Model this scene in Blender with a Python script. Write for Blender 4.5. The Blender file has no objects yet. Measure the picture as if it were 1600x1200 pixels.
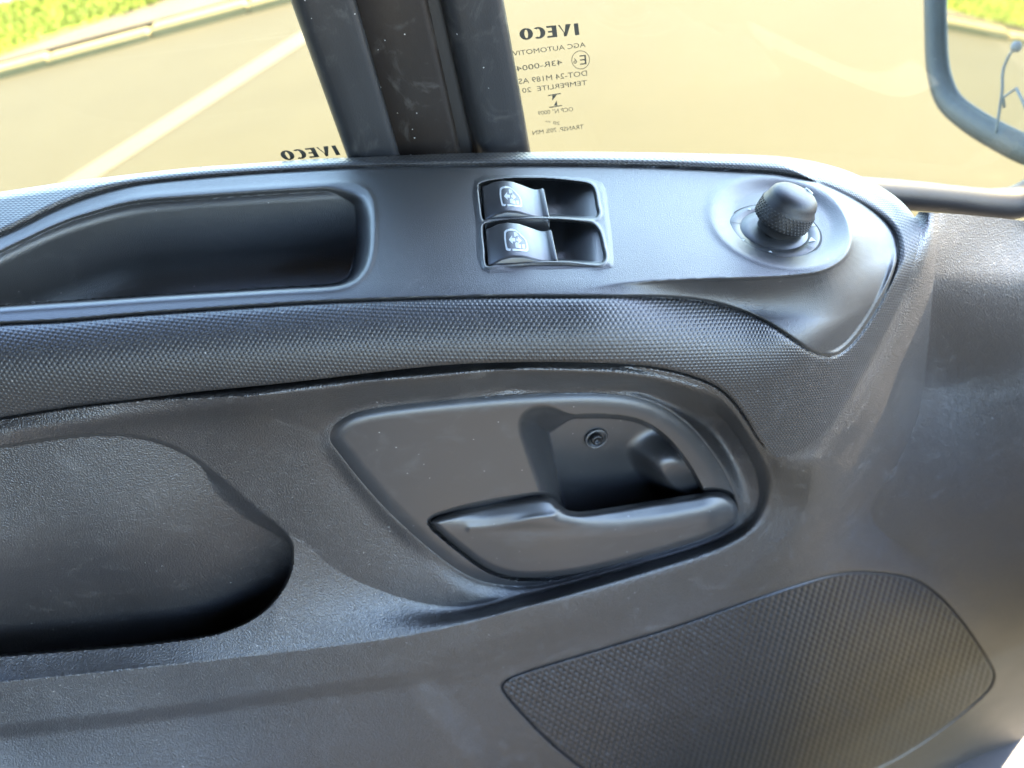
import bpy, bmesh, math, random
import numpy as np
from math import radians, sin, cos, tan, pi, atan2, hypot
random.seed(4)
SC = bpy.context.scene
COL = SC.collection

# ------------------------------------------------------------------ camera
PITCH, ROLL, FPX = radians(42), radians(14.9), 26/36*1600
FWD = np.array([0, cos(PITCH), -sin(PITCH)])
_u0 = np.array([0, sin(PITCH), cos(PITCH)]); _x0 = np.array([1., 0, 0])
RIGHT = cos(ROLL)*_x0 - sin(ROLL)*_u0
UP = cos(ROLL)*_u0 + sin(ROLL)*_x0
def ray(px, py):
    px = np.asarray(px, float); py = np.asarray(py, float)
    return FWD + ((px-800)/FPX)[..., None]*RIGHT - ((py-600)/FPX)[..., None]*UP
RIDGE = np.array([0, 0, 1.45])                 # near edge of the armrest above the road
CAM = RIDGE - ray(800, 480)*.42
cd = bpy.data.cameras.new('camera'); cam = bpy.data.objects.new('camera', cd); COL.objects.link(cam)
cd.sensor_width = 36; cd.lens = 26; cd.clip_start = .02; cd.clip_end = 500
from mathutils import Matrix, Vector
cam.matrix_world = Matrix(((RIGHT[0], UP[0], -FWD[0], CAM[0]), (RIGHT[1], UP[1], -FWD[1], CAM[1]),
                           (RIGHT[2], UP[2], -FWD[2], CAM[2]), (0, 0, 0, 1)))
cd.dof.use_dof = True; cd.dof.focus_distance = .46; cd.dof.aperture_fstop = 6.5
SC.camera = cam

# ------------------------------------------------------------------ sky, sun, exposure
SUN_EL, SUN_AZ = radians(50), radians(69)     # azimuth clockwise from +Y: ahead of the truck, a little to its left
w = bpy.data.worlds.new('World'); SC.world = w; w.use_nodes = True
nt = w.node_tree; bg = nt.nodes['Background']
sky = nt.nodes.new('ShaderNodeTexSky'); sky.sky_type = 'NISHITA'; sky.sun_disc = False
sky.sun_elevation = SUN_EL; sky.sun_rotation = SUN_AZ; sky.air_density = 1.0; sky.dust_density = .4; sky.ozone_density = 1.6
nt.links.new(sky.outputs[0], bg.inputs[0]); bg.inputs[1].default_value = .15
sl = bpy.data.lights.new('sun', 'SUN'); sl.energy = 5.0; sl.angle = radians(.5); sl.color = (1, .81, .56)
so = bpy.data.objects.new('sun', sl); COL.objects.link(so)
sd = Vector((sin(SUN_AZ)*cos(SUN_EL), cos(SUN_AZ)*cos(SUN_EL), sin(SUN_EL)))
so.rotation_euler = sd.to_track_quat('Z', 'Y').to_euler()
so.location = (0, -3, 6)
SC.view_settings.view_transform = 'Standard'; SC.view_settings.look = 'None'
SC.view_settings.exposure = 4.1; SC.view_settings.gamma = 1

# ------------------------------------------------------------------ helpers
def lin(*c): return tuple((x/255/12.92 if x/255 < .04045 else ((x/255+.055)/1.055)**2.4) for x in c)
class Mat:
    def __init__(s, name):
        s.m = bpy.data.materials.new(name); s.m.use_nodes = True; s.t = s.m.node_tree
        s.b = s.t.nodes['Principled BSDF']; s.out = s.t.nodes['Material Output']
    def n(s, typ, **kw):
        nd = s.t.nodes.new('ShaderNode'+typ)
        for k, v in kw.items():
            if k.startswith('i_'):
                key = k[2:]; key = int(key) if key.isdigit() else key.replace('_', ' ')
                if hasattr(v, 'is_output'): s.t.links.new(v, nd.inputs[key])
                else: nd.inputs[key].default_value = v
            else: setattr(nd, k, v)
        return nd
    def L(s, a, b): s.t.links.new(a, b)
    def math(s, op, a, b=None, c=None):
        nd = s.n('Math', operation=op)
        for i, v in enumerate((a, b, c)):
            if v is None: continue
            if hasattr(v, 'is_output'): s.L(v, nd.inputs[i])
            else: nd.inputs[i].default_value = v
        return nd.outputs[0]
    def ramp(s, fac, stops, interp='LINEAR'):
        nd = s.n('ValToRGB'); cr = nd.color_ramp; cr.interpolation = interp
        while len(cr.elements) < len(stops): cr.elements.new(.5)
        for e, (p, c) in zip(cr.elements, stops):
            e.position = p; e.color = c if len(c) == 4 else (*c, 1)
        s.L(fac, nd.inputs[0]); return nd.outputs[0]
    def noise(s, scale, detail=3, rough=.55, vec=None, dist=0):
        nd = s.n('TexNoise'); nd.inputs['Scale'].default_value = scale; nd.inputs['Detail'].default_value = detail
        nd.inputs['Roughness'].default_value = rough; nd.inputs['Distortion'].default_value = dist
        s.L(vec if vec is not None else s.obj(), nd.inputs['Vector']); return nd.outputs['Fac']
    def obj(s):
        if not hasattr(s, '_tc'): s._tc = s.n('TexCoord')
        return s._tc.outputs['Object']
    def uv(s):
        s.obj(); return s._tc.outputs['UV']
    def mix(s, fac, a, b):
        nd = s.n('Mix', data_type='RGBA')
        for k, v in ((0, fac), (6, a), (7, b)):
            if hasattr(v, 'is_output'): s.L(v, nd.inputs[k])
            else: nd.inputs[k].default_value = v if k == 0 else (*v, 1)
        return nd.outputs[2]
    def set(s, **kw):
        for k, v in kw.items():
            k = k.replace('_', ' ')
            if hasattr(v, 'is_output'): s.L(v, s.b.inputs[k])
            else: s.b.inputs[k].default_value = (*v, 1) if isinstance(v, tuple) and len(v) == 3 else v
        return s
    def bump(s, h, dist, strength=1.0, prev=None):
        nd = s.n('Bump'); nd.inputs['Strength'].default_value = strength; nd.inputs['Distance'].default_value = dist
        s.L(h, nd.inputs['Height'])
        if prev is not None: s.L(prev, nd.inputs['Normal'])
        return nd.outputs[0]

def hex_field(M, pitch):
    """distance (0 centre .. ~.58 rim) from the nearest node of a hexagonal lattice laid over the UV map"""
    sep = M.n('SeparateXYZ', i_0=M.uv())
    u = M.math('DIVIDE', sep.outputs[0], pitch); v = M.math('DIVIDE', sep.outputs[1], pitch*math.sqrt(3))
    ds = []
    for off in (0, .5):
        fu = M.math('SUBTRACT', M.math('FRACT', M.math('ADD', u, off)), .5)
        fv = M.math('MULTIPLY', M.math('SUBTRACT', M.math('FRACT', M.math('ADD', v, off)), .5), math.sqrt(3))
        ds.append(M.math('SQRT', M.math('ADD', M.math('MULTIPLY', fu, fu), M.math('MULTIPLY', fv, fv))))
    return M.math('MINIMUM', *ds)

def plastic(name, col, rough, grain, gdist, spec=.5, dust=.3, hexp=None, hexd=0):
    M = Mat(name)
    big = M.noise(14, 4, .6); fine = M.noise(grain, 2, .5)
    vor = M.n('TexVoronoi', feature='F1'); M.L(M.obj(), vor.inputs['Vector']); vor.inputs['Scale'].default_value = grain*.8
    # dust specks and smears that lie on the plastic
    sp = M.n('TexVoronoi', feature='F1'); M.L(M.obj(), sp.inputs['Vector']); sp.inputs['Scale'].default_value = 150
    rnd = M.n('SeparateColor', i_0=sp.outputs['Color']).outputs[0]
    speck = M.math('MULTIPLY', M.math('LESS_THAN', sp.outputs['Distance'], M.math('MULTIPLY', rnd, .085)), M.math('GREATER_THAN', rnd, .86))
    smear = M.ramp(M.noise(30, 6, .7, dist=1.5), [(.55, (0, 0, 0)), (.85, (1, 1, 1))])
    c1 = M.mix(big, tuple(x*.88 for x in col), tuple(x*1.12 for x in col))
    c2 = M.mix(M.math('MULTIPLY', smear, .10*dust), c1, (.45, .43, .40))
    c3 = M.mix(M.math('MULTIPLY', speck, .55*dust), c2, (.55, .54, .52))
    r = M.math('ADD', M.math('MULTIPLY', M.math('SUBTRACT', big, .5), .16), rough)
    r = M.math('ADD', r, M.math('MULTIPLY', smear, .12))
    M.set(Base_Color=c3, Roughness=r); M.b.inputs['Specular IOR Level'].default_value = spec
    h = M.math('ADD', M.math('MULTIPLY', vor.outputs['Distance'], .8), fine)
    nrm = M.bump(h, gdist)
    if hexp:
        d = hex_field(M, hexp)
        dome = M.ramp(d, [(.12, (1, 1, 1)), (.46, (0, 0, 0))], 'EASE')
        nrm = M.bump(dome, hexd, 1.0, nrm)
    M.L(nrm, M.b.inputs['Normal'])
    return M.m

def finish(o, name, mat, parent=None, smooth=True):
    o.name = name
    if mat is not None: o.data.materials.append(mat)
    if smooth and len(o.data.polygons): o.data.polygons.foreach_set('use_smooth', np.ones(len(o.data.polygons), bool))
    if parent is not None: o.parent = parent
    COL.objects.link(o); return o
def wloc(p):
    v = Vector((0, 0, 0))
    while p is not None: v += p.location; p = p.parent
    return np.array(v)
def meshobj(name, V, Fc, mat, parent=None, smooth=True, org=None):
    V = np.asarray(V, float)
    base = wloc(parent)
    if org is None: org = V.mean(0) if parent is None else base + 0
    me = bpy.data.meshes.new(name); me.from_pydata((V-org).tolist(), [], [list(map(int, f)) for f in Fc]); me.update()
    o = bpy.data.objects.new(name, me); o.location = org-base
    return finish(o, name, mat, parent, smooth)
def tag(o, label=None, cat=None, group=None, kind=None):
    for k, v in (('label', label), ('category', cat), ('group', group), ('kind', kind)):
        if v: o[k] = v
    return o
def empty(name, loc):
    o = bpy.data.objects.new(name, None); o.empty_display_size = .05; COL.objects.link(o); o.location = loc; return o

def crom(pts, closed=True, n=6):
    P = np.array(pts, float); N = len(P); out = []
    rng = range(N) if closed else range(N-1)
    for i in rng:
        p0, p1, p2, p3 = (P[(i+k) % N] if closed else P[min(max(i+k, 0), N-1)] for k in (-1, 0, 1, 2))
        d1 = max(np.linalg.norm(p2-p1), 1e-6)
        m1 = (p2-p0)*d1/max(np.linalg.norm(p1-p0)+d1, 1e-6); m2 = (p3-p1)*d1/max(np.linalg.norm(p3-p2)+d1, 1e-6)
        for k in range(n):
            t = k/n; t2, t3 = t*t, t**3
            out.append((2*t3-3*t2+1)*p1+(t3-2*t2+t)*m1+(-2*t3+3*t2)*p2+(t3-t2)*m2)
    if not closed: out.append(P[-1])
    return np.array(out)
def pdist(X, Y, poly, closed=True):
    d2 = np.full(X.shape, 1e12); ins = np.zeros(X.shape, bool); n = len(poly)
    for i in range(n if closed else n-1):
        a, b = poly[i], poly[(i+1) % n]; e = b-a; l2 = e@e+1e-12
        h = np.clip(((X-a[0])*e[0]+(Y-a[1])*e[1])/l2, 0, 1)
        d2 = np.minimum(d2, (X-a[0]-h*e[0])**2+(Y-a[1]-h*e[1])**2)
        if closed:
            c = (a[1] > Y) != (b[1] > Y)
            if e[1] != 0: ins ^= c & (X < a[0]+(Y-a[1])*e[0]/e[1])
    d = np.sqrt(d2)
    return np.where(ins, -d, d) if closed else d
def sdf(X, Y, poly, margin=140):
    """signed px distance (negative inside); beyond the margin a large positive value"""
    lo, hi = poly.min(0)-margin, poly.max(0)+margin
    m = (X > lo[0]) & (X < hi[0]) & (Y > lo[1]) & (Y < hi[1])
    out = np.full(X.shape, float(margin)); out[m] = pdist(X[m], Y[m], poly); return out
def sstep(a, b, x):
    t = np.clip((x-a)/(b-a), 0, 1); return t*t*(3-2*t)
def smax(a, b, k):
    h = np.clip(.5+.5*(a-b)/k, 0, 1); return b+(a-b)*h+k*h*(1-h)
def smin(a, b, k): return -smax(-a, -b, k)
def tps(ctrl, smooth=1e-4):
    C = np.array(ctrl, float); P = C[:, :2]/500; n = len(P)
    def U(r2): return np.where(r2 > 1e-12, .5*r2*np.log(np.maximum(r2, 1e-12)), 0)
    K = U(((P[:, None]-P[None])**2).sum(-1))+np.eye(n)*smooth
    A = np.zeros((n+3, n+3)); A[:n, :n] = K; A[:n, n] = 1; A[:n, n+1:] = P; A[n, :n] = 1; A[n+1:, :n] = P.T
    w = np.linalg.solve(A, np.r_[C[:, 2], 0, 0, 0])
    def f(X, Y):
        x = np.asarray(X, float)/500; y = np.asarray(Y, float)/500; o = w[n]+w[n+1]*x+w[n+2]*y
        for i in range(n): o = o+w[i]*U((x-P[i, 0])**2+(y-P[i, 1])**2)
        return o
    return f

# ------------------------------------------------------------------ design surfaces of the door trim
# The mould of the trim is worked out along sight lines: each surface is a plane or a smooth
# sheet in the world, met by a ray; solids are joined with smooth minima and maxima.
DIP, INN = radians(10), radians(6)
NS = np.array([sin(DIP), -sin(INN), 1]); NS /= np.linalg.norm(NS)     # normal of the armrest top
def t_plane(X, Y, n, p): return (n@(p-CAM))/(ray(X, Y)@n)
def t_shelf(X, Y, h=0.): return t_plane(X, Y, NS, RIDGE+NS*h)
def t_Y(X, Y, yv): return (yv-CAM[1])/ray(X, Y)[..., 1]
def pos(X, Y, t): return CAM+ray(X, Y)*np.asarray(t)[..., None]
def pshelf(x, y, h=0.):
    return pos(np.array(x, float), np.array(y, float), t_shelf(x, y, h))

PAD_TOP = [(-160, 322), (0, 300), (100, 285), (200, 273), (300, 262), (400, 255), (500, 248), (600, 244), (700, 240), (800, 238), (900, 237), (1000, 238),
           (1100, 240), (1200, 243), (1260, 250), (1310, 262), (1350, 278), (1385, 297), (1412, 318), (1431, 343), (1437, 366)]
PAD_BOT = [(1430, 405), (1415, 452), (1390, 510), (1360, 570), (1325, 630), (1290, 675), (1262, 698), (1238, 710), (1214, 714), (1190, 690), (1168, 655),
           (1143, 622), (1118, 602), (1085, 588), (1045, 577), (1000, 570), (900, 566), (800, 566), (700, 570), (600, 580), (500, 592), (400, 603), (300, 613), (200, 625), (100, 637), (0, 652), (-160, 674)]
PAD = crom(PAD_TOP+PAD_BOT, True, 4)
INS = crom([(-160, 440), (-80, 402), (0, 369), (37, 352), (75, 333), (112, 317), (150, 304), (187, 294), (225, 287), (300, 279), (400, 271), (500, 265), (560, 262), (700, 260),
            (850, 259), (1000, 261), (1100, 265), (1200, 271), (1240, 277), (1280, 287), (1320, 304), (1355, 324), (1385, 349), (1400, 374), (1402, 402), (1390, 441), (1365, 490),
            (1337, 530), (1314, 551), (1292, 557), (1266, 549), (1240, 531), (1200, 505), (1160, 487), (1110, 473), (1050, 466), (980, 464), (900, 464), (800, 464), (700, 466),
            (600, 469), (500, 473), (400, 479), (300, 486), (200, 493), (100, 502), (0, 507), (-160, 520)], True, 4)
TRAY = crom([(-170, 485), (-80, 435), (0, 391), (37, 373), (75, 355), (112, 340), (150, 328), (187, 317), (225, 310), (300, 304), (400, 297), (500, 291), (530, 289), (552, 291), (568, 298), (578, 311), (582, 335),
             (582, 360), (580, 390), (574, 414), (562, 432), (545, 443), (520, 449), (450, 453), (350, 459), (250, 465), (150, 472), (0, 482), (-170, 496)], True, 4)
PLATEAU = crom([(-300, 150), (600, 180), (1100, 200), (1190, 240), (1240, 264), (1285, 290), (1318, 328), (1331, 370), (1322, 400), (1290, 422), (1240, 431), (1170, 435), (1100, 437), (1000, 442),
                (920, 452), (850, 475), (760, 540), (600, 680), (-300, 760)], True, 5)
_rx = [-170, 0, 300, 600, 900, 1050, 1150, 1210, 1260, 1310, 1360, 1410, 1450, 1500, 1800]
_ry = [566, 552, 528, 512, 504, 504, 503, 496, 478, 445, 405, 365, 335, 312, 270]
_gx = np.arange(-200, 1801, 10.); _gr = np.interp(_gx, _rx, _ry)
_k = np.exp(-np.linspace(-2, 2, 13)**2); _k /= _k.sum(); _gr = np.convolve(np.pad(_gr, 6, mode='edge'), _k, 'valid')
_gY = pshelf(_gx, _gr)[..., 1]
def ridgeY(X): return np.interp(X, _gx, _gY)
def t_frame(X, Y, sp):
    """armrest body: top plane rounded into the inner face; lower beyond the raised plateau round the knob"""
    qd = np.clip((sp+3)/np.interp(X, [900, 1000, 1100, 1200, 1300], [30, 32, 44, 64, 78]), 0, 1)
    drop = .037*sstep(900, 1190, X)*(1-(1-qd)**1.6)*sstep(-5, 3, sp)
    top = t_shelf(X, Y)+drop*1.1
    lean = .010*np.clip((Y-560)/150, -1, 1)
    fr = t_Y(X, Y, ridgeY(X)+lean+drop*.35)
    kk = .055-.03*sstep(1150, 1350, X)
    return smax(top, fr, kk)
def t_pad(X, Y):
    sp = sdf(X, Y, PLATEAU); si = sdf(X, Y, INS)
    t = t_frame(X, Y, sp)
    far = sstep(470, 330, Y)                                  # the far strip stands proud as a round bead
    t = t-(.0045*far+.0012)*sstep(0, 12, si)+.003*sstep(4.5, 0, si)
    so = -sdf(X, Y, PAD)                                      # rounded outer rim
    t = t+.010*np.clip(1-so/14, 0, 1)**2*sstep(345, 300, Y)+.0022*np.clip(1-so/6, 0, 1)**2*sstep(1225, 1150, X)
    return t
KNOB_C = (1209, 361)
_tx = np.array([-170, -80, 0, 37, 75, 112, 150, 187, 225, 300, 400, 500, 600.])
_tyw = pshelf(_tx, np.array([485, 435, 391, 373, 355, 340, 328, 317, 310, 304, 297, 291, 287.]))[..., 1]
_txf = np.arange(-200, 620, 4.); _tyf = np.interp(_txf, _tx, _tyw); _kk = np.exp(-np.linspace(-2, 2, 31)**2); _kk /= _kk.sum(); _tyf = np.convolve(np.pad(_tyf, 15, mode='edge'), _kk, 'valid')
def t_console(X, Y):
    sp = sdf(X, Y, PLATEAU); si = -sdf(X, Y, INS)
    t = t_frame(X, Y, sp)
    near = sstep(930, 1150, X)
    wall = sstep(0, 46, sp)*sstep(120, 20, sp)                # hollow under the knob pod
    t = t-.0016*sstep(900, 700, X)*0
    # dished seat of the mirror knob
    e = np.hypot((X-1222)/104, (Y-347)/66-(X-1222)/104*.22)
    t = t+.0052*sstep(1.0, .70, e)-.0016*np.exp(-((e-1.06)/.09)**2)
    # tray
    st = -sdf(X, Y, TRAY)
    ti = smin(t_Y(X, Y, np.interp(X, _txf, _tyf)-.003), t_shelf(X, Y, -.068), .04)
    ti = smax(ti, t_shelf(X, Y)+.004, .012)
    wd = 5+26*sstep(500, 575, X)*sstep(455, 400, Y)+4*sstep(345, 300, Y)
    m = sstep(0, 1, st/wd)
    t = t*(1-m)+ti*m
    t = t-.0009*np.exp(-((st+4)/4)**2)                      # raised lip of the tray
    t = t-.0045*sstep(11, 1, si)*sstep(1285, 1310, X)*sstep(380, 420, Y)
    t = t+.004*np.clip(1-si/5, 0, 1)**2                       # rolled rim at the seam
    return t
BEZ = crom([(742, 281), (800, 274), (860, 275), (940, 285), (951, 330), (959, 405), (955, 418), (880, 424), (800, 424), (752, 421), (744, 350)], True, 3)
WELL1 = crom([(748, 290), (754, 285), (780, 280), (820, 278), (860, 279), (900, 283), (921, 287), (929, 296), (934, 322), (936, 334), (931, 341), (918, 342), (870, 339), (800, 339), (764, 342), (755, 344), (751, 325)], True, 4)
WELL2 = crom([(754, 354), (760, 349), (790, 344), (830, 342), (870, 343), (905, 346), (927, 350), (937, 362), (943, 385), (946, 402), (941, 411), (927, 412), (880, 408), (820, 409), (775, 413), (760, 415), (757, 390)], True, 4)
def t_switch(X, Y):
    t = t_console(X, Y)-.0004
    sb = -sdf(X, Y, BEZ, 60)
    t = t-.0016*sstep(-3, 9, sb)
    cres = np.hypot((X-858)/92, (Y-(418-(X-858)**2*.00045))/11)
    t = t+.0026*sstep(1, .35, cres)
    for W, cx, cy in ((WELL1, 868, 325), (WELL2, 878, 392)):
        sw = -sdf(X, Y, W, 40)
        bowl = .005+.021*sstep(935, cx, X)
        t = t+bowl*sstep(-.5, 3.5, sw)-.0009*np.exp(-((sw+2.5)/2.2)**2)
    return t
BEZEL = crom([(516, 688), (519, 670), (533, 656), (556, 645), (600, 636), (700, 625), (800, 617), (880, 614), (945, 615), (1000, 623), (1044, 641), (1082, 670), (1115, 710), (1138, 748), (1152, 783), (1153, 803),
              (1140, 821), (1100, 843), (1000, 874), (900, 901), (860, 911), (820, 917), (780, 915), (745, 907), (712, 890), (675, 862), (636, 828), (597, 790), (558, 745), (528, 706)], True, 4)
HOLE = crom([(830, 662), (842, 653), (900, 650), (955, 650), (1000, 658), (1038, 681), (1072, 720), (1098, 765), (1112, 800), (1050, 825), (900, 830), (876, 800), (864, 770), (852, 735), (838, 695)], True, 4)
LEVER = crom([(674, 817), (680, 810), (700, 803), (728, 795), (770, 786), (815, 779), (846, 775), (862, 778), (874, 788), (888, 797), (910, 799), (960, 792), (1020, 782), (1080, 773), (1112, 768), (1133, 771), (1147, 783),
              (1153, 800), (1149, 815), (1132, 827), (1100, 842), (1050, 858), (1000, 872), (950, 885), (900, 896), (860, 901), (820, 902), (785, 897), (755, 884), (722, 860), (695, 838)], True, 4)
POCKET = crom([(-200, 735), (-80, 711), (0, 698), (50, 690), (100, 683), (150, 679), (200, 680), (250, 690), (292, 709), (330, 735), (370, 765), (410, 800), (440, 826), (455, 847), (458, 872), (452, 900), (435, 930),
               (405, 960), (370, 979), (330, 992), (250, 1004), (150, 1013), (0, 1025), (-200, 1041)], True, 4)
GRILLE = crom([(784, 1073), (790, 1063), (805, 1055), (850, 1040), (950, 1010), (1050, 980), (1150, 945), (1250, 912), (1300, 898), (1340, 893), (1388, 896), (1428, 905), (1460, 925), (1490, 955), (1520, 995), (1545, 1035),
               (1553, 1055), (1546, 1075), (1522, 1099), (1480, 1133), (1430, 1168), (1380, 1196), (1300, 1228), (1180, 1262), (1050, 1265), (985, 1246), (930, 1215), (890, 1186), (850, 1151), (818, 1118), (792, 1088)], True, 4)
# front edge of the ledge, carried on round the handle as the rim of its recess
EDGE = crom([(-240, 1092), (-100, 1078), (0, 1066), (200, 1046), (400, 1024), (600, 999), (700, 980), (800, 955), (900, 927), (1000, 898), (1100, 868), (1165, 840), (1198, 812), (1210, 780), (1205, 745), (1188, 708), (1165, 670), (1140, 636),
             (1105, 608), (1040, 588), (950, 570), (800, 560), (400, 590), (-240, 660)], True, 5)
CREST = crom([(-240, 1000), (0, 968), (200, 930), (330, 880), (410, 845), (461, 838), (520, 887), (600, 925), (680, 946), (740, 946), (820, 926), (920, 898), (1020, 868), (1100, 845), (1150, 825), (1178, 797), (1186, 765), (1176, 725), (1152, 684), (1125, 650),
              (1080, 622), (1000, 602), (800, 590), (400, 618), (-240, 690)], True, 5)
def pY(x, y):
    """inward position of the armrest pad above a given point of its outline"""
    return float(pos(np.array([x*1.]), np.array([y*1.]), t_pad(np.array([x*1.]), np.array([y*1.])))[0, 1])
U_CTRL = [(x, y+14, pY(x, y-12)+.004) for x, y in ((-150, 672), (0, 652), (200, 625), (400, 603), (600, 580), (800, 566), (1000, 570), (1100, 592))]
U_CTRL += [(0, 690, .018), (150, 668, .016), (300, 660, .022), (430, 650, .024), (320, 720, .030), (520, 640, .026), (500, 720, .034), (420, 800, .036), (470, 850, .035), (560, 780, .036), (600, 900, .030), (690, 940, .022),
           (650, 860, .033), (800, 928, .023), (900, 898, .023), (1000, 868, .024), (1100, 840, .025), (1180, 780, .028), (1170, 700, .029), (1120, 640, .029), (1000, 604, .027), (800, 600, .026), (600, 622, .026), (-150, 700, .020), (-100, 1000, .03), (200, 950, .04), (830, 760, .036)]
_qy = [300, 520, 600, 650, 700, 750, 800, 830, 870, 950, 1060, 1400]
_ql = [1430, 1400, 1345, 1308, 1264, 1268, 1256, 1236, 1190, 1080, 960, 880]
_qr = [1470, 1452, 1444, 1436, 1416, 1386, 1350, 1365, 1440, 1560, 1590, 1600]
_yy = np.arange(250, 1450, 4.); _g9 = np.exp(-np.linspace(-2, 2, 31)**2); _g9 /= _g9.sum()
_qls, _qrs = (np.convolve(np.pad(np.interp(_yy, _qy, v_), 15, mode='edge'), _g9, 'valid') for v_ in (_ql, _qr))
def qstep(X, Y):
    """0 beside the handle, 1 on the forward panel: the flank that turns outwards behind the armrest tip"""
    l, r = np.interp(Y, _yy, _qls), np.interp(Y, _yy, _qrs)
    q = np.clip((X-l)/(r-l), -.2, 1.2); qq = np.clip(q, 0, 1)**1.35
    qq = qq*(.3+.7*sstep(420, 610, Y)); f = sstep(765, 880, Y); qc = np.clip(q, 0, 1)
    return (qq-.018*np.exp(-((q-1)/.16)**2)*sstep(420, 610, Y))*(1-f)+(qc*qc*(3-2*qc))*f
AQ = .066
R_CTRL = [(x, y, pY(xi, yi)+.002) for x, y, xi, yi in ((1446, 380, 1425, 385), (1425, 460, 1405, 455), (1400, 520, 1380, 510), (1365, 590, 1345, 575), (1300, 680, 1282, 668), (1245, 722, 1235, 700))]
R_CTRL += [(-200, 1090, -.004), (0, 1066, 0), (300, 1036, 0), (600, 1000, .0), (800, 958, .003), (1000, 900, .008), (1180, 830, .014), (1222, 770, .016),
           (0, 1150, -.014), (300, 1110, -.010), (600, 1066, -.006), (300, 1250, -.045), (700, 1200, -.028), (0, 1300, -.06), (900, 1000, .000), (1100, 930, .010), (1300, 1250, .002),
           (1250, 1050, .010), (1000, 1150, -.014), (1550, 1050, .064), (1600, 1150, .066), (1700, 1090, .064), (1480, 1250, .048), (1475, 600, .102), (1600, 600, .090), (1600, 360, .100), (1600, 850, .084), (1740, 700, .076), (1740, 1000, .060), (1740, 340, .086)]
_q = [float(qstep(np.array([x*1.]), np.array([y*1.]))[0]) for x, y, _ in R_CTRL]
R_CTRL = [(x, y, v-AQ*q) for (x, y, v), q in zip(R_CTRL, _q)]
YU = tps(U_CTRL); _YR = tps(R_CTRL, 2e-3)
def YR(X, Y): return _YR(X, Y)+AQ*qstep(X, Y)
YP = tps([(-200, 730, .042), (0, 700, .042), (150, 682, .042), (280, 705, .044), (400, 800, .050), (455, 860, .060), (200, 790, .034), (0, 800, .034), (0, 880, .030), (200, 880, .034), (330, 880, .044), (0, 960, .046), (200, 955, .050), (0, 1020, .056), (250, 1000, .056), (400, 950, .060), (-200, 1040, .056), (-200, 850, .030)])
def t_body(X, Y):
    dE = -sdf(X, Y, EDGE, 200); dC = sdf(X, Y, CREST, 200)
    yu, yr = YU(X, Y), YR(X, Y)
    ain = np.maximum(dE, 0); bout = np.maximum(dC, 0)
    m = np.where(dE <= 0, 0, np.where(dC <= 0, 1, ain/(ain+bout+1e-6)))
    soft = 10.
    m = np.clip(m, 0, 1); wdt = np.maximum(ain+bout, 12)
    m = m-.075*np.sin(2*np.pi*m)*(soft*3/wdt).clip(0, 1.0)       # round the two corners of the step
    y = yr*(1-m)+yu*m
    # fold across the lower face, and the sunk field round the loudspeaker
    fold = np.interp(X, [-200, 0, 200, 400, 600, 700, 900], [1166, 1140, 1118, 1091, 1063, 1052, 1030])
    y = y+.0030*sstep(-10, 18, Y-fold)*sstep(760, 560, X)
    sg = -sdf(X, Y, FIELD, 60)
    y = y+.0045*sstep(-34, 24, sg)*sstep(1050, 800, X)
    # round groove beneath the armrest
    y = y-.004*np.exp(-((Y-np.interp(X, [-200, 0, 200, 400, 600], [705, 676, 650, 628, 606]))/16)**2)*sstep(620, 380, X)
    return t_Y(X, Y, y)
def t_trim(X, Y):
    t = t_body(X, Y)
    spk = -sdf(X, Y, POCKET)
    tp = smax(t_Y(X, Y, YP(X, Y)), t-.004*sstep(0, 30, spk), .004)
    wp = 4+26*sstep(720, 780, Y)*sstep(230, 330, X)*sstep(860, 800, Y)
    t = t+(tp-t)*sstep(0, 1, (spk+1.5)/wp)
    sgr = -sdf(X, Y, GRILLE, 60)
    t = t+.009*sstep(-3, 2, sgr)
    sbz = -sdf(X, Y, BEZEL, 60)
    tb = t_Y(X, Y, .0272)+.0058
    t = t+(tb-t)*np.exp(-(np.minimum(sbz, 0)/15)**2)+.012*sstep(0, 10, sbz)
    sp3 = -sdf(X, Y, PAD, 60)
    t = t+(t_pad(X, Y)+.0008-t)*np.exp(-(np.minimum(sp3, 0)/26)**2)*sstep(1195, 1240, X)
    t = t+.0045*sstep(-5, 1, sp3)*sstep(1230, 1170, X)
    return np.where(sp3 > 0, np.maximum(t, t_pad(X, Y)+.0008+.0035*sstep(1225, 1150, X)+.014*sstep(0, 10, sp3)), t)
FIELD = crom([(668, 1066), (684, 1054), (720, 1044), (800, 1022), (900, 990), (1000, 958), (1050, 1000), (1000, 1300), (900, 1300), (800, 1215), (720, 1130)], True, 4)

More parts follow.
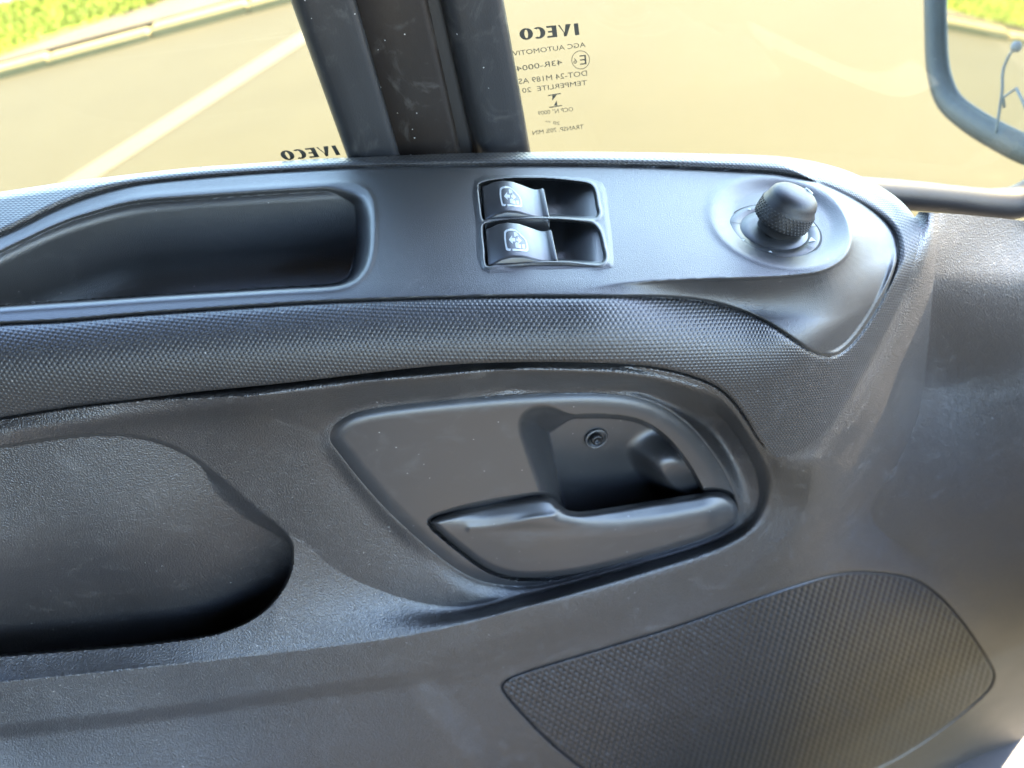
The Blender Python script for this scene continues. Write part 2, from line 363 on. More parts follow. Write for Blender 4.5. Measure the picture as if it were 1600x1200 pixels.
def sheet(name, bbox, step, tfun, clip, mat, parent, skirt=.006, holes=(), uv=False, post=None):
    """one mesh over the given window of sight lines, trimmed exactly to the outline(s), with a turned-back rim"""
    xs = np.arange(bbox[0], bbox[2]+.01, step); ys = np.arange(bbox[1], bbox[3]+.01, step)
    X, Y = np.meshgrid(xs, ys); T = tfun(X, Y)
    if post is not None: T = post(X, Y, T)
    px, py, tt = X.copy(), Y.copy(), T.copy()
    keep = np.ones(X.shape, bool)
    for poly, sgn, off in [(clip, 1, 0)]+[(h, -1, o_) for h, o_ in holes]:
        S = sgn*(sdf(X, Y, poly, 60)+off)
        gy, gx = np.gradient(S, step); gl = np.hypot(gx, gy)+1e-9
        sn = np.abs(S) < .71*step
        px = np.where(sn, px-S*gx/gl, px); py = np.where(sn, py-S*gy/gl, py)
        keep &= S < .71*step
    fx = np.clip((px-xs[0])/step, 0, len(xs)-1.001); fy = np.clip((py-ys[0])/step, 0, len(ys)-1.001)
    i, j = fx.astype(int), fy.astype(int); a, b = fx-i, fy-j
    tt = (T[j, i]*(1-a)+T[j, i+1]*a)*(1-b)+(T[j+1, i]*(1-a)+T[j+1, i+1]*a)*b
    P = pos(px, py, tt)
    H, W = X.shape; idx = np.arange(H*W).reshape(H, W)
    fk = keep[:-1, :-1] & keep[1:, :-1] & keep[:-1, 1:] & keep[1:, 1:]
    q = np.stack([idx[:-1, :-1], idx[1:, :-1], idx[1:, 1:], idx[:-1, 1:]], -1)[fk]
    V = P.reshape(-1, 3); VP = np.stack([px, py, tt], -1).reshape(-1, 3)
    # boundary edges -> skirt
    e = np.concatenate([q[:, [0, 1]], q[:, [1, 2]], q[:, [2, 3]], q[:, [3, 0]]])
    key = np.sort(e, 1); code = key[:, 0].astype(np.int64)*H*W+key[:, 1]
    _, inv, cnt = np.unique(code, return_inverse=True, return_counts=True)
    be = e[cnt[inv] == 1]
    used, rem = np.unique(q, return_inverse=True); q = rem.reshape(q.shape)
    mp = np.full(H*W, -1); mp[used] = np.arange(len(used)); be = mp[be]
    bv = np.unique(be); nb = len(used)
    mb = np.full(len(used), -1); mb[bv] = nb+np.arange(len(bv))
    c = VP[used][bv]; back = pos(c[:, 0], c[:, 1], c[:, 2]+skirt)
    allV = np.concatenate([V[used], back]); sk = np.stack([be[:, 1], be[:, 0], mb[be[:, 0]], mb[be[:, 1]]], -1)
    allF = np.concatenate([q, sk])
    base = wloc(parent); me = bpy.data.meshes.new(name)
    me.vertices.add(len(allV)); me.vertices.foreach_set('co', (allV-base).ravel())
    me.loops.add(allF.size); me.loops.foreach_set('vertex_index', allF.ravel().astype(np.int32))
    me.polygons.add(len(allF)); me.polygons.foreach_set('loop_start', np.arange(0, allF.size, 4, dtype=np.int32))
    me.update(calc_edges=True)
    if uv:
        PX = pos(X, Y, smax(t_shelf(X, Y), t_Y(X, Y, ridgeY(X)), .05)); c0 = int(np.argmin(abs(xs-uv)))
        r0 = int((545-ys[0])/step); du = np.linalg.norm(np.diff(PX[r0], axis=0), axis=-1); uc = np.concatenate([[0], np.cumsum(du)]); xn = (xs-xs.mean())/np.ptp(xs); u = np.repeat(np.polyval(np.polyfit(xn, uc, 5), xn)[None], H, 0)
        dv = np.linalg.norm(np.diff(PX, axis=0), axis=-1); v = np.concatenate([np.zeros((1, W)), np.cumsum(dv, 0)], 0)
        uvv = np.stack([u, v], -1).reshape(-1, 2)[used]; uvv = np.concatenate([uvv, uvv[bv]])
        lay = me.uv_layers.new(name='surface'); lay.data.foreach_set('uv', uvv[allF.ravel()].ravel())
    me.validate()
    o = bpy.data.objects.new(name, me)
    o = finish(o, name, mat, parent)
    ns = np.ones(len(me.polygons), bool)
    try: me.set_sharp_from_angle(angle=radians(50))
    except Exception: pass
    return o

# ------------------------------------------------------------------ the place outside
def ground_pt(x, y, z=0.):
    r = ray(x, y); return CAM+r*(z-CAM[2])/r[2]
ROAD = Mat('sunlit_road')
n1 = ROAD.noise(.9, 6, .65); n2 = ROAD.math('ADD', ROAD.math('MULTIPLY', ROAD.noise(45, 4, .7), .5), ROAD.math('MULTIPLY', n1, .5))
ROAD.set(Base_Color=ROAD.mix(n2, *[tuple(a*s for a in (.0305, .0292, .0172)) for s in (.70, 1.30)]), Roughness=.9); ROAD.b.inputs['Specular IOR Level'].default_value = .15
GRASS = Mat('bright_grass'); g1 = GRASS.noise(1.3, 4, .55)
GRASS.set(Base_Color=GRASS.ramp(g1, [(.3, (0.062, 0.088, 0.0025)), (.5, (0.090, 0.120, 0.0035)), (.72, (0.135, 0.145, 0.006))]), Roughness=.9)
VERGE = Mat('dry_verge'); v1 = VERGE.noise(4, 5, .7)
VERGE.set(Base_Color=VERGE.ramp(v1, [(.3, (0.0310, 0.0215, 0.0091)), (.7, (0.0476, 0.0372, 0.0166))]), Roughness=.95)
KERB = Mat('pale_kerb'); k1 = KERB.noise(12, 4)
KERB.set(Base_Color=KERB.mix(k1, (0.092, 0.076, 0.031), (0.125, 0.105, 0.045)), Roughness=.9)
LINE = Mat('faded_line_paint'); l1 = LINE.noise(8, 4)
LINE.set(Base_Color=LINE.mix(l1, (0.0371, 0.0290, 0.0109), (0.0484, 0.0387, 0.0145)), Roughness=.8)
def quadsheet(name, x0, x1, y0, y1, z, mat, nx=2, ny=2, **kw):
    X, Y = np.meshgrid(np.linspace(x0, x1, nx), np.linspace(y0, y1, ny))
    V = np.stack([X, Y, np.full(X.shape, z)], -1).reshape(-1, 3)
    Fq = [(j*nx+i, j*nx+i+1, (j+1)*nx+i+1, (j+1)*nx+i) for j in range(ny-1) for i in range(nx-1)]
    o = meshobj(name, V, Fq, mat, smooth=False); return tag(o, **kw)
quadsheet('road', -160, 160, -160, 160, 0, ROAD.m, 9, 9, kind='structure')
def box(V, Fc, x0, x1, y0, y1, z0, z1, ch=0.):
    b = len(V)
    pts = [(x0+ch, y0+ch, z1), (x1-ch, y0+ch, z1), (x1-ch, y1-ch, z1), (x0+ch, y1-ch, z1), (x0, y0, z1-ch), (x1, y0, z1-ch), (x1, y1, z1-ch), (x0, y1, z1-ch), (x0, y0, z0), (x1, y0, z0), (x1, y1, z0), (x0, y1, z0)]
    V += pts; Fc += [(b, b+1, b+2, b+3)]
    for k in range(4):
        m = (k+1) % 4; Fc += [(b+4+k, b+4+m, b+m, b+k), (b+8+k, b+8+m, b+4+m, b+4+k)]
def slab(poly, z0, z1):
    n = len(poly); V = [(x, y, z0) for x, y in poly]+[(x, y, z1) for x, y in poly]
    return V, [tuple(range(n))[::-1], tuple(range(n, 2*n))]+[(i, (i+1) % n, n+(i+1) % n, n+i) for i in range(n)]
# kerb of single stones, verge, lawn
kerb = tag(empty('kerb', (0, 7.75, 0)), kind='structure')
x = -9.0; first = None
while x < 8:
    ln = random.uniform(.82, 1.05); V, Fc = [], []
    dy = random.uniform(-.02, .02); box(V, Fc, x, x+ln-.018, 7.62+dy, 7.80+dy, -.05, .085+random.uniform(-.012, .012), .03)
    meshobj('kerb_stone', V, Fc, KERB.m, kerb, smooth=False); x += ln
V, Fc = [], []; box(V, Fc, -60, 60, 7.82, 10.9, -.05, .105); tag(meshobj('verge', V, Fc, VERGE.m, smooth=False), kind='structure')
V, Fc = [], []; V, Fc = slab([(-60, 7.95), (-5, 7.95), (-4.2, 8.02), (-2.4, 8.75), (-1.0, 9.3), (60, 9.3), (60, 10.9), (-60, 10.9)], -.05, .115); tag(meshobj('lawn', V, Fc, GRASS.m, smooth=False), kind='structure')
V, Fc = [], []; box(V, Fc, -60, 60, 10.9, 40, -.05, .10)
PAVE = Mat('pale_paving'); p1 = PAVE.noise(1.2, 4); PAVE.set(Base_Color=PAVE.mix(p1, (0.0853, 0.0891, 0.0872), (0.1357, 0.1395, 0.1376)), Roughness=.85)
tag(meshobj('pavement', V, Fc, PAVE.m, smooth=False), kind='structure')
# grass blades
N = 42000; rng = np.random.default_rng(3)
gx = rng.uniform(-9.5, 3, N); _g0 = np.interp(gx, [-9.5, -5, -4.2, -2.4, -1, 3], [7.95, 7.95, 8.02, 8.75, 9.3, 9.3]); gy = _g0+rng.uniform(0, 1, N)*(10.9-_g0)+.12*np.sin(gx*3.1)+rng.normal(0, .06, N)
gh = rng.uniform(.03, .08, N); ga = rng.uniform(0, 2*pi, N); lx, ly = rng.normal(0, .04, N), rng.normal(0, .04, N)
B = np.stack([gx, gy, np.full(N, .11)], -1); dx = np.stack([np.cos(ga), np.sin(ga), 0*ga], -1)*.014
V = np.stack([B-dx, B+dx, B+np.stack([lx, ly, gh], -1)], 1).reshape(-1, 3)
tag(meshobj('grass', V, np.arange(3*N).reshape(-1, 3), GRASS.m, smooth=False), kind='stuff')
# painted line running off across the road
def strip(name, pts, wd, mat, z=.004):
    P = np.array(pts); d = np.gradient(P, axis=0); d /= np.linalg.norm(d, axis=1)[:, None]; nn = np.stack([-d[:, 1], d[:, 0]], -1)
    V = np.concatenate([np.c_[P+nn*wd/2, np.full(len(P), z)], np.c_[P-nn*wd/2, np.full(len(P), z)]]); n = len(P)
    return tag(meshobj(name, V, [(i, i+1, n+i+1, n+i) for i in range(n-1)], mat, smooth=False), kind='structure')
a, b = ground_pt(112, 290)[:2], ground_pt(468, 62)[:2]
ln = crom([a+(a-b)*1.5, a, b, b+(b-a)*2.5], False, 8)
strip('road_marking', ln, .27, LINE.m)

# ------------------------------------------------------------------ unseen cab shell, added to block and shape the light
CABW = Mat('cream_cab_paint'); CABW.set(Base_Color=(.62, .61, .58), Roughness=.35)
LINER = Mat('grey_shade_liner'); LINER.set(Base_Color=(.09, .085, .08), Roughness=.95)
roof = tag(empty('shade_roof', (.3, -.4, 1.98)), 'roof slab added out of view, shaped to keep sun off the armrest', 'roof')  # unseen roof, outline cut to stop the sun yet let sky in
meshobj('shade_roof_skin', *slab([(-.95, -1.25), (.76, -1.25), (.78, .36), (.10, .36), (-.05, .20), (-.95, .12)], 2.002, 2.05), CABW.m, roof, smooth=False)
meshobj('shade_roof_liner', *slab([(-.93, -1.23), (.74, -1.23), (.76, .34), (.09, .34), (-.05, .18), (-.93, .10)], 1.985, 2.0), LINER.m, roof, smooth=False)
V, Fc = [], []; box(V, Fc, -.90, .72, -1.95, -1.91, .56, 1.22, .004)
tag(meshobj('far_door_blocker', V, Fc, LINER.m, smooth=False), 'unseen grey far door added to cut light from that side', 'door')  # added out of view; its height sets how much light crosses the cab
FLOORM = Mat('dark_blocker_floor'); FLOORM.set(Base_Color=(.06, .062, .068), Roughness=.8)
V, Fc = [], []; box(V, Fc, -.90, .72, -1.9, -.34, .52, .56, .004)
tag(meshobj('floor_blocker', V, Fc, FLOORM.m, smooth=False), 'unseen dark cab floor added to block light bounced off the road', 'floor')  # added out of view to keep road bounce off the door face
V, Fc = [], []; box(V, Fc, -.95, -.91, -1.9, .10, .56, 2.0, .004)
tag(meshobj('rear_wall_blocker', V, Fc, LINER.m, smooth=False), 'unseen grey rear wall added to close the cab against light', 'cab wall')  # added out of view to darken the cab from behind
# sunlit dashboard, unseen, put ahead of the door to shape its light
DASH = Mat('grey_added_dash'); DASH.set(Base_Color=(.10, .10, .105), Roughness=.6)
V = []; prof_ = [(.62, .62), (.64, 1.02), (.74, 1.14), (1.0, 1.20), (1.35, 1.22), (1.42, .9)]
for y_ in (-1.75, .02): V += [(x_, y_, z_) for x_, z_ in prof_]
np_ = len(prof_); Fc = [(i, i+1, np_+i+1, np_+i) for i in range(np_-1)]+[tuple(range(np_))[::-1], tuple(range(np_, 2*np_)), (np_-1, 0, np_, 2*np_-1)]
tag(meshobj('added_dashboard', V, Fc, DASH.m, smooth=False), 'unseen grey dashboard under the windscreen, out of the frame', 'added_dashboard')

# ------------------------------------------------------------------ the door
DARK = (.0172, .0166, .0172)
M_TRIM = plastic('grained_trim_plastic', DARK, .37, 1050, .00048, .95, .9)
M_PAD = plastic('hex_pad_plastic', (.0168, .0167, .0175), .42, 2400, .00006, .65, .5, .0027, .00030)
M_CON = plastic('console_plastic', (.019, .0192, .0195), .38, 2300, .00016, .8, .35)
M_BEZ = plastic('satin_handle_plastic', (.0172, .0174, .0186), .40, 2600, .00005, .85, .6)
M_SW = plastic('switch_plastic', (.017, .0175, .019), .36, 3000, .00004, .8, .4)
M_KNB = plastic('knob_plastic', (.009, .009, .0095), .5, 3000, .00005, .45, .6)
M_GRI = plastic('grille_plastic', (.0135, .0136, .0144), .42, 2400, .00004, .6, .6)
M_RUB = plastic('rubber_seal', (.013, .0135, .015), .42, 900, .00005, .5, .9)
M_SASH = plastic('black_sash_paint', (.007, .0075, .009), .5, 900, .00003, .3, 0)
M_BRN = plastic('dark_divider_metal', (.013, .0095, .0075), .38, 700, .00004, .45, 1.2)
M_WHT = Mat('white_print').set(Base_Color=(.30, .32, .32), Roughness=.5).m
door = tag(empty('truck_door', (0, .08, .9)), 'dark grey plastic inner door trim with armrest, handle, window switches and loudspeaker grille', 'door')
TRIMCLIP = crom([(-150, 560), (900, 530), (1180, 560), (1300, 540), (1380, 430), (1405, 380), (1425, 345), (1436, 331), (1500, 335), (1600, 345), (1745, 361), (1745, 1010), (1700, 1060), (1640, 1113), (1600, 1150), (1560, 1180), (1520, 1205), (1440, 1250), (1380, 1290), (-150, 1290)], True, 1)
sheet('trim_panel', (-150, 320, 1745, 1296), 1.6, t_trim, TRIMCLIP, M_TRIM, door, .03, holes=[(GRILLE, 4), (BEZEL, 12)])
pad = sheet('armrest_pad', (-150, 226, 1450, 724), 1.7, t_pad, PAD, M_PAD, door, .02, holes=[(INS, 5)], uv=600.)
con = sheet('switch_console', (-150, 250, 1412, 566), 1.5, lambda X, Y: t_console(X, Y)-.0004, INS, M_CON, door, .006, holes=[(BEZ, 3)])
swb = sheet('switch_surround', (736, 268, 964, 430), .8, t_switch, BEZ, M_CON, door, .004)
tag(con, 'smoother dark console panel with long open tray')

# --- handle bezel, lever, screw
def t_bez(X, Y):
    yb = .0335+.0*(Y-620)
    t = t_Y(X, Y, .0272+.000004*(Y-760)); s = -sdf(X, Y, BEZEL)
    t = t+.0065*np.clip(1-s/24, 0, 1)**2.2
    # the flat around the opening falls slightly towards it
    sh = -sdf(X, Y, HOLE)
    wl = 6+46*sstep(900, 845, X)
    m = sstep(0, 1, (sh+wl*.42)/wl)
    inner = .066-.012*sstep(0, 1, (Y-760)/60)
    bx = (X-1055)*.80+(Y-740)*.60; by = -(X-1055)*.60+(Y-740)*.80
    boss = sstep(1.35, .35, np.hypot((bx-14)/78, np.minimum((by-4)/58, 0)+np.maximum((by-4)/30, 0)))
    inner = inner-.040*boss
    t = t+inner*m
    sl_ = -sdf(X, Y, LEVER)
    t = t+.018*sstep(-7, -2, sl_)*(1-m)
    return t
bez = sheet('handle_bezel', (505, 604, 1164, 926), 1.5, t_bez, BEZEL, M_BEZ, door, .012)
RIDGEL = crom([(660, 818), (700, 821), (745, 823), (790, 819), (825, 810), (850, 805), (866, 806), (868, 815), (850, 828), (830, 838), (850, 843), (900, 842), (960, 834), (1030, 824), (1080, 812), (1110, 800), (1135, 792), (1160, 800)], False, 5)
def t_lev(X, Y):
    s = -sdf(X, Y, LEVER)
    lx_ = np.arange(640, 1190, 2.); ly_ = np.interp(lx_, [660, 700, 760, 810, 850, 900, 960, 1030, 1090, 1130, 1160], [816, 820, 822, 815, 812, 826, 826, 818, 806, 796, 792]); kl_ = np.exp(-np.linspace(-2, 2, 31)**2); kl_ /= kl_.sum()
    ry = np.interp(X, lx_, np.convolve(np.pad(ly_, 15, mode='edge'), kl_, 'valid'))
    yb = .0265-.010*sstep(690, 900, X)
    front = t_Y(X, Y, yb+.00003*(Y-820))
    rz = t_Y(X, ry, yb)                                         # world height of the crest at this column
    zc = pos(X, ry, rz)[..., 2]
    top = .6*(zc-CAM[2])/ray(X, Y)[..., 2]+.4*front
    t = smax(top, front, .010)
    # finger scallop across the upper left
    dr = pdist(X, Y, crom([(735, 826), (790, 822), (830, 811), (866, 806)], False, 5), False)
    below = sstep(0, 1, (Y-np.interp(X, [735, 790, 830, 870], [826, 822, 811, 806]))/10)
    t = t+.0030*sstep(720, 830, X)*sstep(935, 850, X)*np.exp(-((Y-828)/9)**2)-.0015*np.exp(-(dr/6)**2)*sstep(880, 860, X)
    t = t+.007*np.clip(1-s/11, 0, 1)**2
    t = t+.008*sstep(1095, 1153, X)**1.5
    return t
lev = sheet('door_handle', (664, 758, 1162, 912), 1.3, t_lev, LEVER, M_BEZ, bez, .012)

def lathe(prof, c, ax, seg=48, cap=True):
    ax = np.array(ax)/np.linalg.norm(ax); a = np.cross(ax, [0.3, .9, .1]); a /= np.linalg.norm(a); b = np.cross(ax, a)
    V, Fc = [], []
    for r, h in prof:
        for k in range(seg):
            th = 2*pi*k/seg; V.append(c+ax*h+(a*cos(th)+b*sin(th))*r)
    for i in range(len(prof)-1):
        for k in range(seg):
            m = (k+1) % seg; Fc.append((i*seg+k, i*seg+m, (i+1)*seg+m, (i+1)*seg+k))
    if cap: Fc.append(tuple(range((len(prof)-1)*seg, len(prof)*seg)))
    return V, Fc
sc_c = pos(np.array(931.), np.array(684.), t_bez(np.array([[931., 931.]]), np.array([[684., 684.]]))[0, 0]-.001)
sax = np.array([0.05, -1, .12])
V, Fc = lathe([(.0098, -.003), (.0098, .0015), (.0088, .0028), (.0078, .0022), (.0072, -.0005)], sc_c, sax, 36)
meshobj('screw_seat', V, Fc, M_BEZ, bez)
M_SCR = Mat('black_screw').set(Base_Color=(.018, .018, .019), Roughness=.35, Metallic=.6).m
V, Fc = lathe([(.0052, -.001), (.0052, .003), (.0044, .0042), (.0026, .0046), (.0024, .0030)], sc_c, sax, 24)
scr = meshobj('screw', V, Fc, M_SCR, bez)

# --- loudspeaker grille: perforations are pits in the mesh
def t_gri(X, Y):
    t = t_body(X, Y)+.0014
    s = -sdf(X, Y, GRILLE, 60)
    return t-.0016*sstep(0, 90, s)+.006*np.clip(1-s/6, 0, 1)**2
def domes(X, Y, T):
    th = math.atan(.30)                                       # rows run with the upper rim; the pattern is drawn along the mould's pull
    u, v = X*cos(th)-Y*sin(th), X*sin(th)+Y*cos(th)
    u, v = u-.12*v, v
    pu, pv = 10.6, 14.2
    best = np.full(X.shape, 9.)
    for off in (0, .5):
        fu = (u/pu+off) % 1-.5; fv = ((v/pv+off) % 1-.5)*pv/pu; best = np.minimum(best, np.hypot(fu, fv*.82))
    s = -sdf(X, Y, GRILLE, 60)
    return T+.0055*(1-np.sqrt(np.clip(1-(best/.52)**2, 0, 1)))*sstep(2, 6, s)
gri = sheet('speaker_grille', (776, 884, 1562, 1272), 1.3, t_gri, GRILLE, M_GRI, door, .008, post=domes)

# --- window switches
def bil(c, u, v):
    c = np.array(c, float); return (c[0]*(1-u)+c[1]*u)*(1-v)+(c[3]*(1-u)+c[2]*u)*v
def on_shelf(q, h): return pshelf(q[0], q[1], 0.)+NS*h
def rocker(corners):
    prof = [(0, -.006), (.015, -.0006), (.06, .0002), (.2, .0036), (.35, .0050), (.5, .0044), (.65, .0022), (.78, .0001), (.86, -.0006), (.92, -.0004), (.96, .0006), (.985, .0005), (1, -.0005), (1.0, -.009)]
    vs = [0, .02, .06, .5, .94, .98, 1]; V, Fc = [], []
    for v in vs:
        edge = .0012 if v in (0, 1) else (.0004 if v in (.02, .98) else 0)
        for u, h in prof: V.append(on_shelf(bil(corners, u, v), h-edge+.0006))
    n = len(prof)
    for j in range(len(vs)-1):
        for i in range(n-1): Fc.append((j*n+i, (j+1)*n+i, (j+1)*n+i+1, j*n+i+1))
    for jj in (0, len(vs)-1):
        b0 = len(V)
        for u, h in prof: V.append(on_shelf(bil(corners, u, vs[jj]), -.010))
        for i in range(n-1):
            f = (jj*n+i, jj*n+i+1, b0+i+1, b0+i); Fc.append(f if jj == 0 else f[::-1])
    return V, Fc
def prof_h(u): return float(np.interp(u, [0, .06, .2, .35, .5, .65, .78, 1], [0, .0002, .0036, .0050, .0044, .0022, .0001, -.0005]))+.0006
def icon(corners, cu, cv, su, sv):
    """window-with-arrows emblem: list of polygons in icon space (-1..1), laid a hair above the rocker"""
    polys = []
    outer = crom([(-.95, -.8), (-.6, -1), (.05, -1), (.5, -.62), (.95, -.1), (1, .75), (.8, 1), (-.75, 1), (-.95, .8)], True, 3)
    inn = outer*np.array([.86, .82]); n = len(outer)
    for i in range(n): polys.append([outer[i], outer[(i+1) % n], inn[(i+1) % n], inn[i]])
    polys.append([(-.1, -.74), (.03, -.74), (.03, -.3), (-.1, -.3)]); polys.append([(-.1, .3), (.03, .3), (.03, .74), (-.1, .74)])
    polys.append([(-.02, .2), (.2, .28), (.2, .76), (-.02, .76)]); polys.append([(.2, .42), (.72, .3), (.74, .74), (.2, .76)])
    polys.append([(.0, -.74), (.14, -.74), (.3, -.45), (.0, -.35)])
    polys.append([(-.62, 0), (-.3, -.42), (-.3, .42)]); polys.append([(-.3, -.16), (-.06, -.16), (-.06, .16), (-.3, .16)])
    polys.append([(.05, -.12), (.22, -.12), (.22, .12), (.05, .12)]); polys.append([(.2, -.36), (.52, 0), (.2, .36)])
    V, Fc = [], []
    for p in polys:
        b0 = len(V)
        for x, y in p:
            u, v = cu+x*su, cv+y*sv; V.append(on_shelf(bil(corners, u, v), prof_h(u)+.00018))
        Fc.append(tuple(range(b0, b0+len(p)))[::-1])
    return V, Fc
C1 = [(753, 290), (850, 295), (859, 340), (757, 343)]; C2 = [(758, 356), (862, 360), (872, 409), (762, 415)]
for cn, lab in ((C1, 'far window rocker switch'), (C2, 'near window rocker switch')):
    V, Fc = rocker(cn); s_ = meshobj('window_switch', V, Fc, M_SW, door); 
    md = s_.modifiers.new('bevel', 'BEVEL'); md.width = .0004; md.segments = 2; md.limit_method = 'ANGLE'; md.angle_limit = radians(50)
    V, Fc = icon(cn, .43, .52, .165, .30); meshobj('switch_icon', V, Fc, M_WHT, s_, smooth=False)

# --- mirror knob on its dial
tb = t_console(np.array([[1209., 1210.]]), np.array([[361., 361.]]))[0, 0]
kc = pos(np.array(KNOB_C[0]*1.), np.array(KNOB_C[1]*1.), tb)
# axis: the armrest normal leaned a little forwards
KAX = NS.copy()
M_DIAL = plastic('dial_plastic', (.024, .025, .026), .38, 2600, .00005, .5, .6)
V, Fc = lathe([(.0285, -.004), (.0285, .0006), (.0280, .0011), (.0215, .0013), (.0213, .0009), (.0209, .0009), (.0207, .0014), (.0150, .0015)], kc, KAX, 72)
dial = meshobj('mirror_dial', V, Fc, M_DIAL, door)
ka = np.cross(KAX, [0, 1, 0]); ka = np.array([1, 0, 0])-KAX*KAX[0]; ka /= np.linalg.norm(ka); kb = np.cross(KAX, ka)
def dial_mark(pts, mat, h=.00155, name='dial_mark'):
    V = [kc+KAX*h+ka*x+kb*y for x, y in pts]; return meshobj(name, V, [tuple(range(len(V)))], mat, dial, smooth=False)
def pol(r, th): return (r*cos(radians(th)), r*sin(radians(th)))
dial_mark([np.array(pol(.0245, 10))+np.array(pol(.0021, k*30)) for k in range(12)], M_WHT)
for th_ in (60, 105, 196, 240): dial_mark([pol(.0258, th_-3), pol(.0258, th_+3), pol(.0236, th_)], M_WHT)
dial_mark([pol(.0262, -40), pol(.0226, -48), pol(.0228, -33)], M_WHT)
M_GRV = Mat('groove_black').set(Base_Color=(.006, .006, .006), Roughness=.7).m
V = [kc+KAX*.0004+ka*r_*cos(t_)+kb*r_*sin(t_) for r_ in (.0284, .0297) for t_ in np.arange(64)*pi/32]
meshobj('dial_groove', V, [(i, (i+1) % 64, 64+(i+1) % 64, 64+i) for i in range(64)], M_GRV, dial, smooth=False)
for th in (-5, -58, -62+0, 152): dial_mark([pol(.0212, th-.5), pol(.0279, th-.5), pol(.0279, th+.5), pol(.0212, th+.5)], M_GRV, .00150, 'dial_groove')
KAX = NS+np.array([.32, 0, 0]); KAX /= np.linalg.norm(KAX)
ka = np.array([1, 0, 0])-KAX*KAX[0]; ka /= np.linalg.norm(ka); kb = np.cross(KAX, ka)
kn = [(r_, h_*.90) for r_, h_ in [(.0118, .001), (.0124, .006), (.0128, .0065), (.0155, .0075), (.0172, .0092), (.0176, .012), (.0172, .0205), (.0166, .0225), (.0160, .0235), (.0157, .0262), (.0146, .0292), (.0122, .0314), (.0085, .0327), (.0040, .0332), (.0006, .0333)]]
V, Fc = lathe(kn, kc, KAX, 72); knob = meshobj('mirror_knob', V, Fc, M_KNB, door)
V, Fc = [], []
oct_ = [(1, 0, 0), (.3, .95, 0), (-.8, .59, 0), (-.8, -.59, 0), (.3, -.95, 0)]
for r_ in range(6):
    for k in range(42):
        th = 2*pi*(k+.5*(r_ % 2))/42; h = .0088+r_*.00185; rr = np.interp(h, [.0083, .0108, .0185], [.0172, .0176, .0172])
        o_ = ka*cos(th)+kb*sin(th); t_ = np.cross(KAX, o_); c = kc+KAX*h+o_*(rr-.0001); b0 = len(V); s = .00078
        V += [c+t_*s*cos(q)+KAX*s*sin(q) for q in np.arange(6)*pi/3]; V += [c+o_*.0006+t_*s*.5*cos(q)+KAX*s*.5*sin(q) for q in np.arange(6)*pi/3]
        Fc += [(b0+q, b0+(q+1) % 6, b0+6+(q+1) % 6, b0+6+q) for q in range(6)]+[tuple(b0+6+q for q in range(6))]
tag(meshobj('knurling', V, Fc, M_KNB, knob), kind='stuff')
mk = kc+KAX*.0285+(ka*.0108+kb*.0040)
V, Fc = lathe([(.0030, -.0012), (.0030, .0004), (.0027, .0009)], mk, KAX+ka*.35+kb*.1, 24); meshobj('knob_marker', V, Fc, M_WHT, knob)

# --- window divider, seals, sash and panes (plane of the window leans in at the top)
TUM = radians(8); NW = np.array([0, -cos(TUM), -sin(TUM)]); PW = np.array([0, .205, 1.44])
def onwin(x, y, off=0.):
    return pos(np.array(x, float), np.array(y, float), t_plane(np.array(x, float), np.array(y, float), NW, PW+NW*off))
def post(name, top, bot, prof, mat, parent, ext_dn=.10, ext_up=.30, off=0.):
    """upright strip between left and right edge points given at its head and foot; prof = (across 0..1, out)"""
    (tl, tr), (bl, br) = top, bot
    V, Fc = [], []; A = [onwin(*tl), onwin(*tr)]; Bm = [onwin(*bl), onwin(*br)]
    dl, dr = A[0]-Bm[0], A[1]-Bm[1]
    lv = [-ext_dn/np.linalg.norm(dl), 0, .25, .5, .75, 1, 1+ext_up/np.linalg.norm(dl)]
    for s in lv:
        L, R = Bm[0]+dl*s, Bm[1]+dr*s
        for u, o in prof: V.append(L*(1-u)+R*u+NW*(o+off))
    n = len(prof)
    for j in range(len(lv)-1):
        for i in range(n-1): Fc.append((j*n+i, j*n+i+1, (j+1)*n+i+1, (j+1)*n+i))
    return meshobj(name, V, Fc, mat, parent)
div = meshobj('window_divider', [onwin(560, -40), onwin(700, -40), onwin(742, 300), onwin(640, 300)], [], M_BRN, door)
bpy.data.objects.remove(div)
def arcprof(h, n=9, lo=-.02, p=.5, base=.0):
    return [(0, lo)]+[(k/n, base+h*(1-abs(2*k/n-1)**2.6)) for k in range(n+1)]+[(1, lo)]
div = post('window_divider', ((548, 0), (668, 0)), ((617, 246), (722, 246)), [(0, -.02), (0, .000), (.03, .0015), (.5, .0030), (.80, .0026), (.88, .0012), (1, .0010), (1, -.02)], M_BRN, door)
post('divider_edge', ((657, 0), (700, 0)), ((714, 246), (752, 246)), [(0, -.02), (0, -.0005), (.1, .0006), (.6, .0002), (1, -.003), (1, -.02)], Mat('black_channel').set(Base_Color=(.012, .0105, .010), Roughness=.5).m, div)
sl_prof = [(0, -.02), (0, .001), (.05, .0048), (.14, .0080), (.26, .0095), (.45, .0090), (.7, .0080), (.86, .0072), (.95, .0058), (1, .003), (1, -.02)]
s1 = post('window_seal', ((454, 0), (556, 0)), ((543, 246), (626, 246)), sl_prof, M_RUB, door); s1['label'] = 'rubber seal of the rear pane'
s2 = post('window_seal', ((689, 0), (786, 0)), ((744, 246), (830, 246)), sl_prof, M_RUB, door); s2['label'] = 'rubber seal of the front quarter pane'

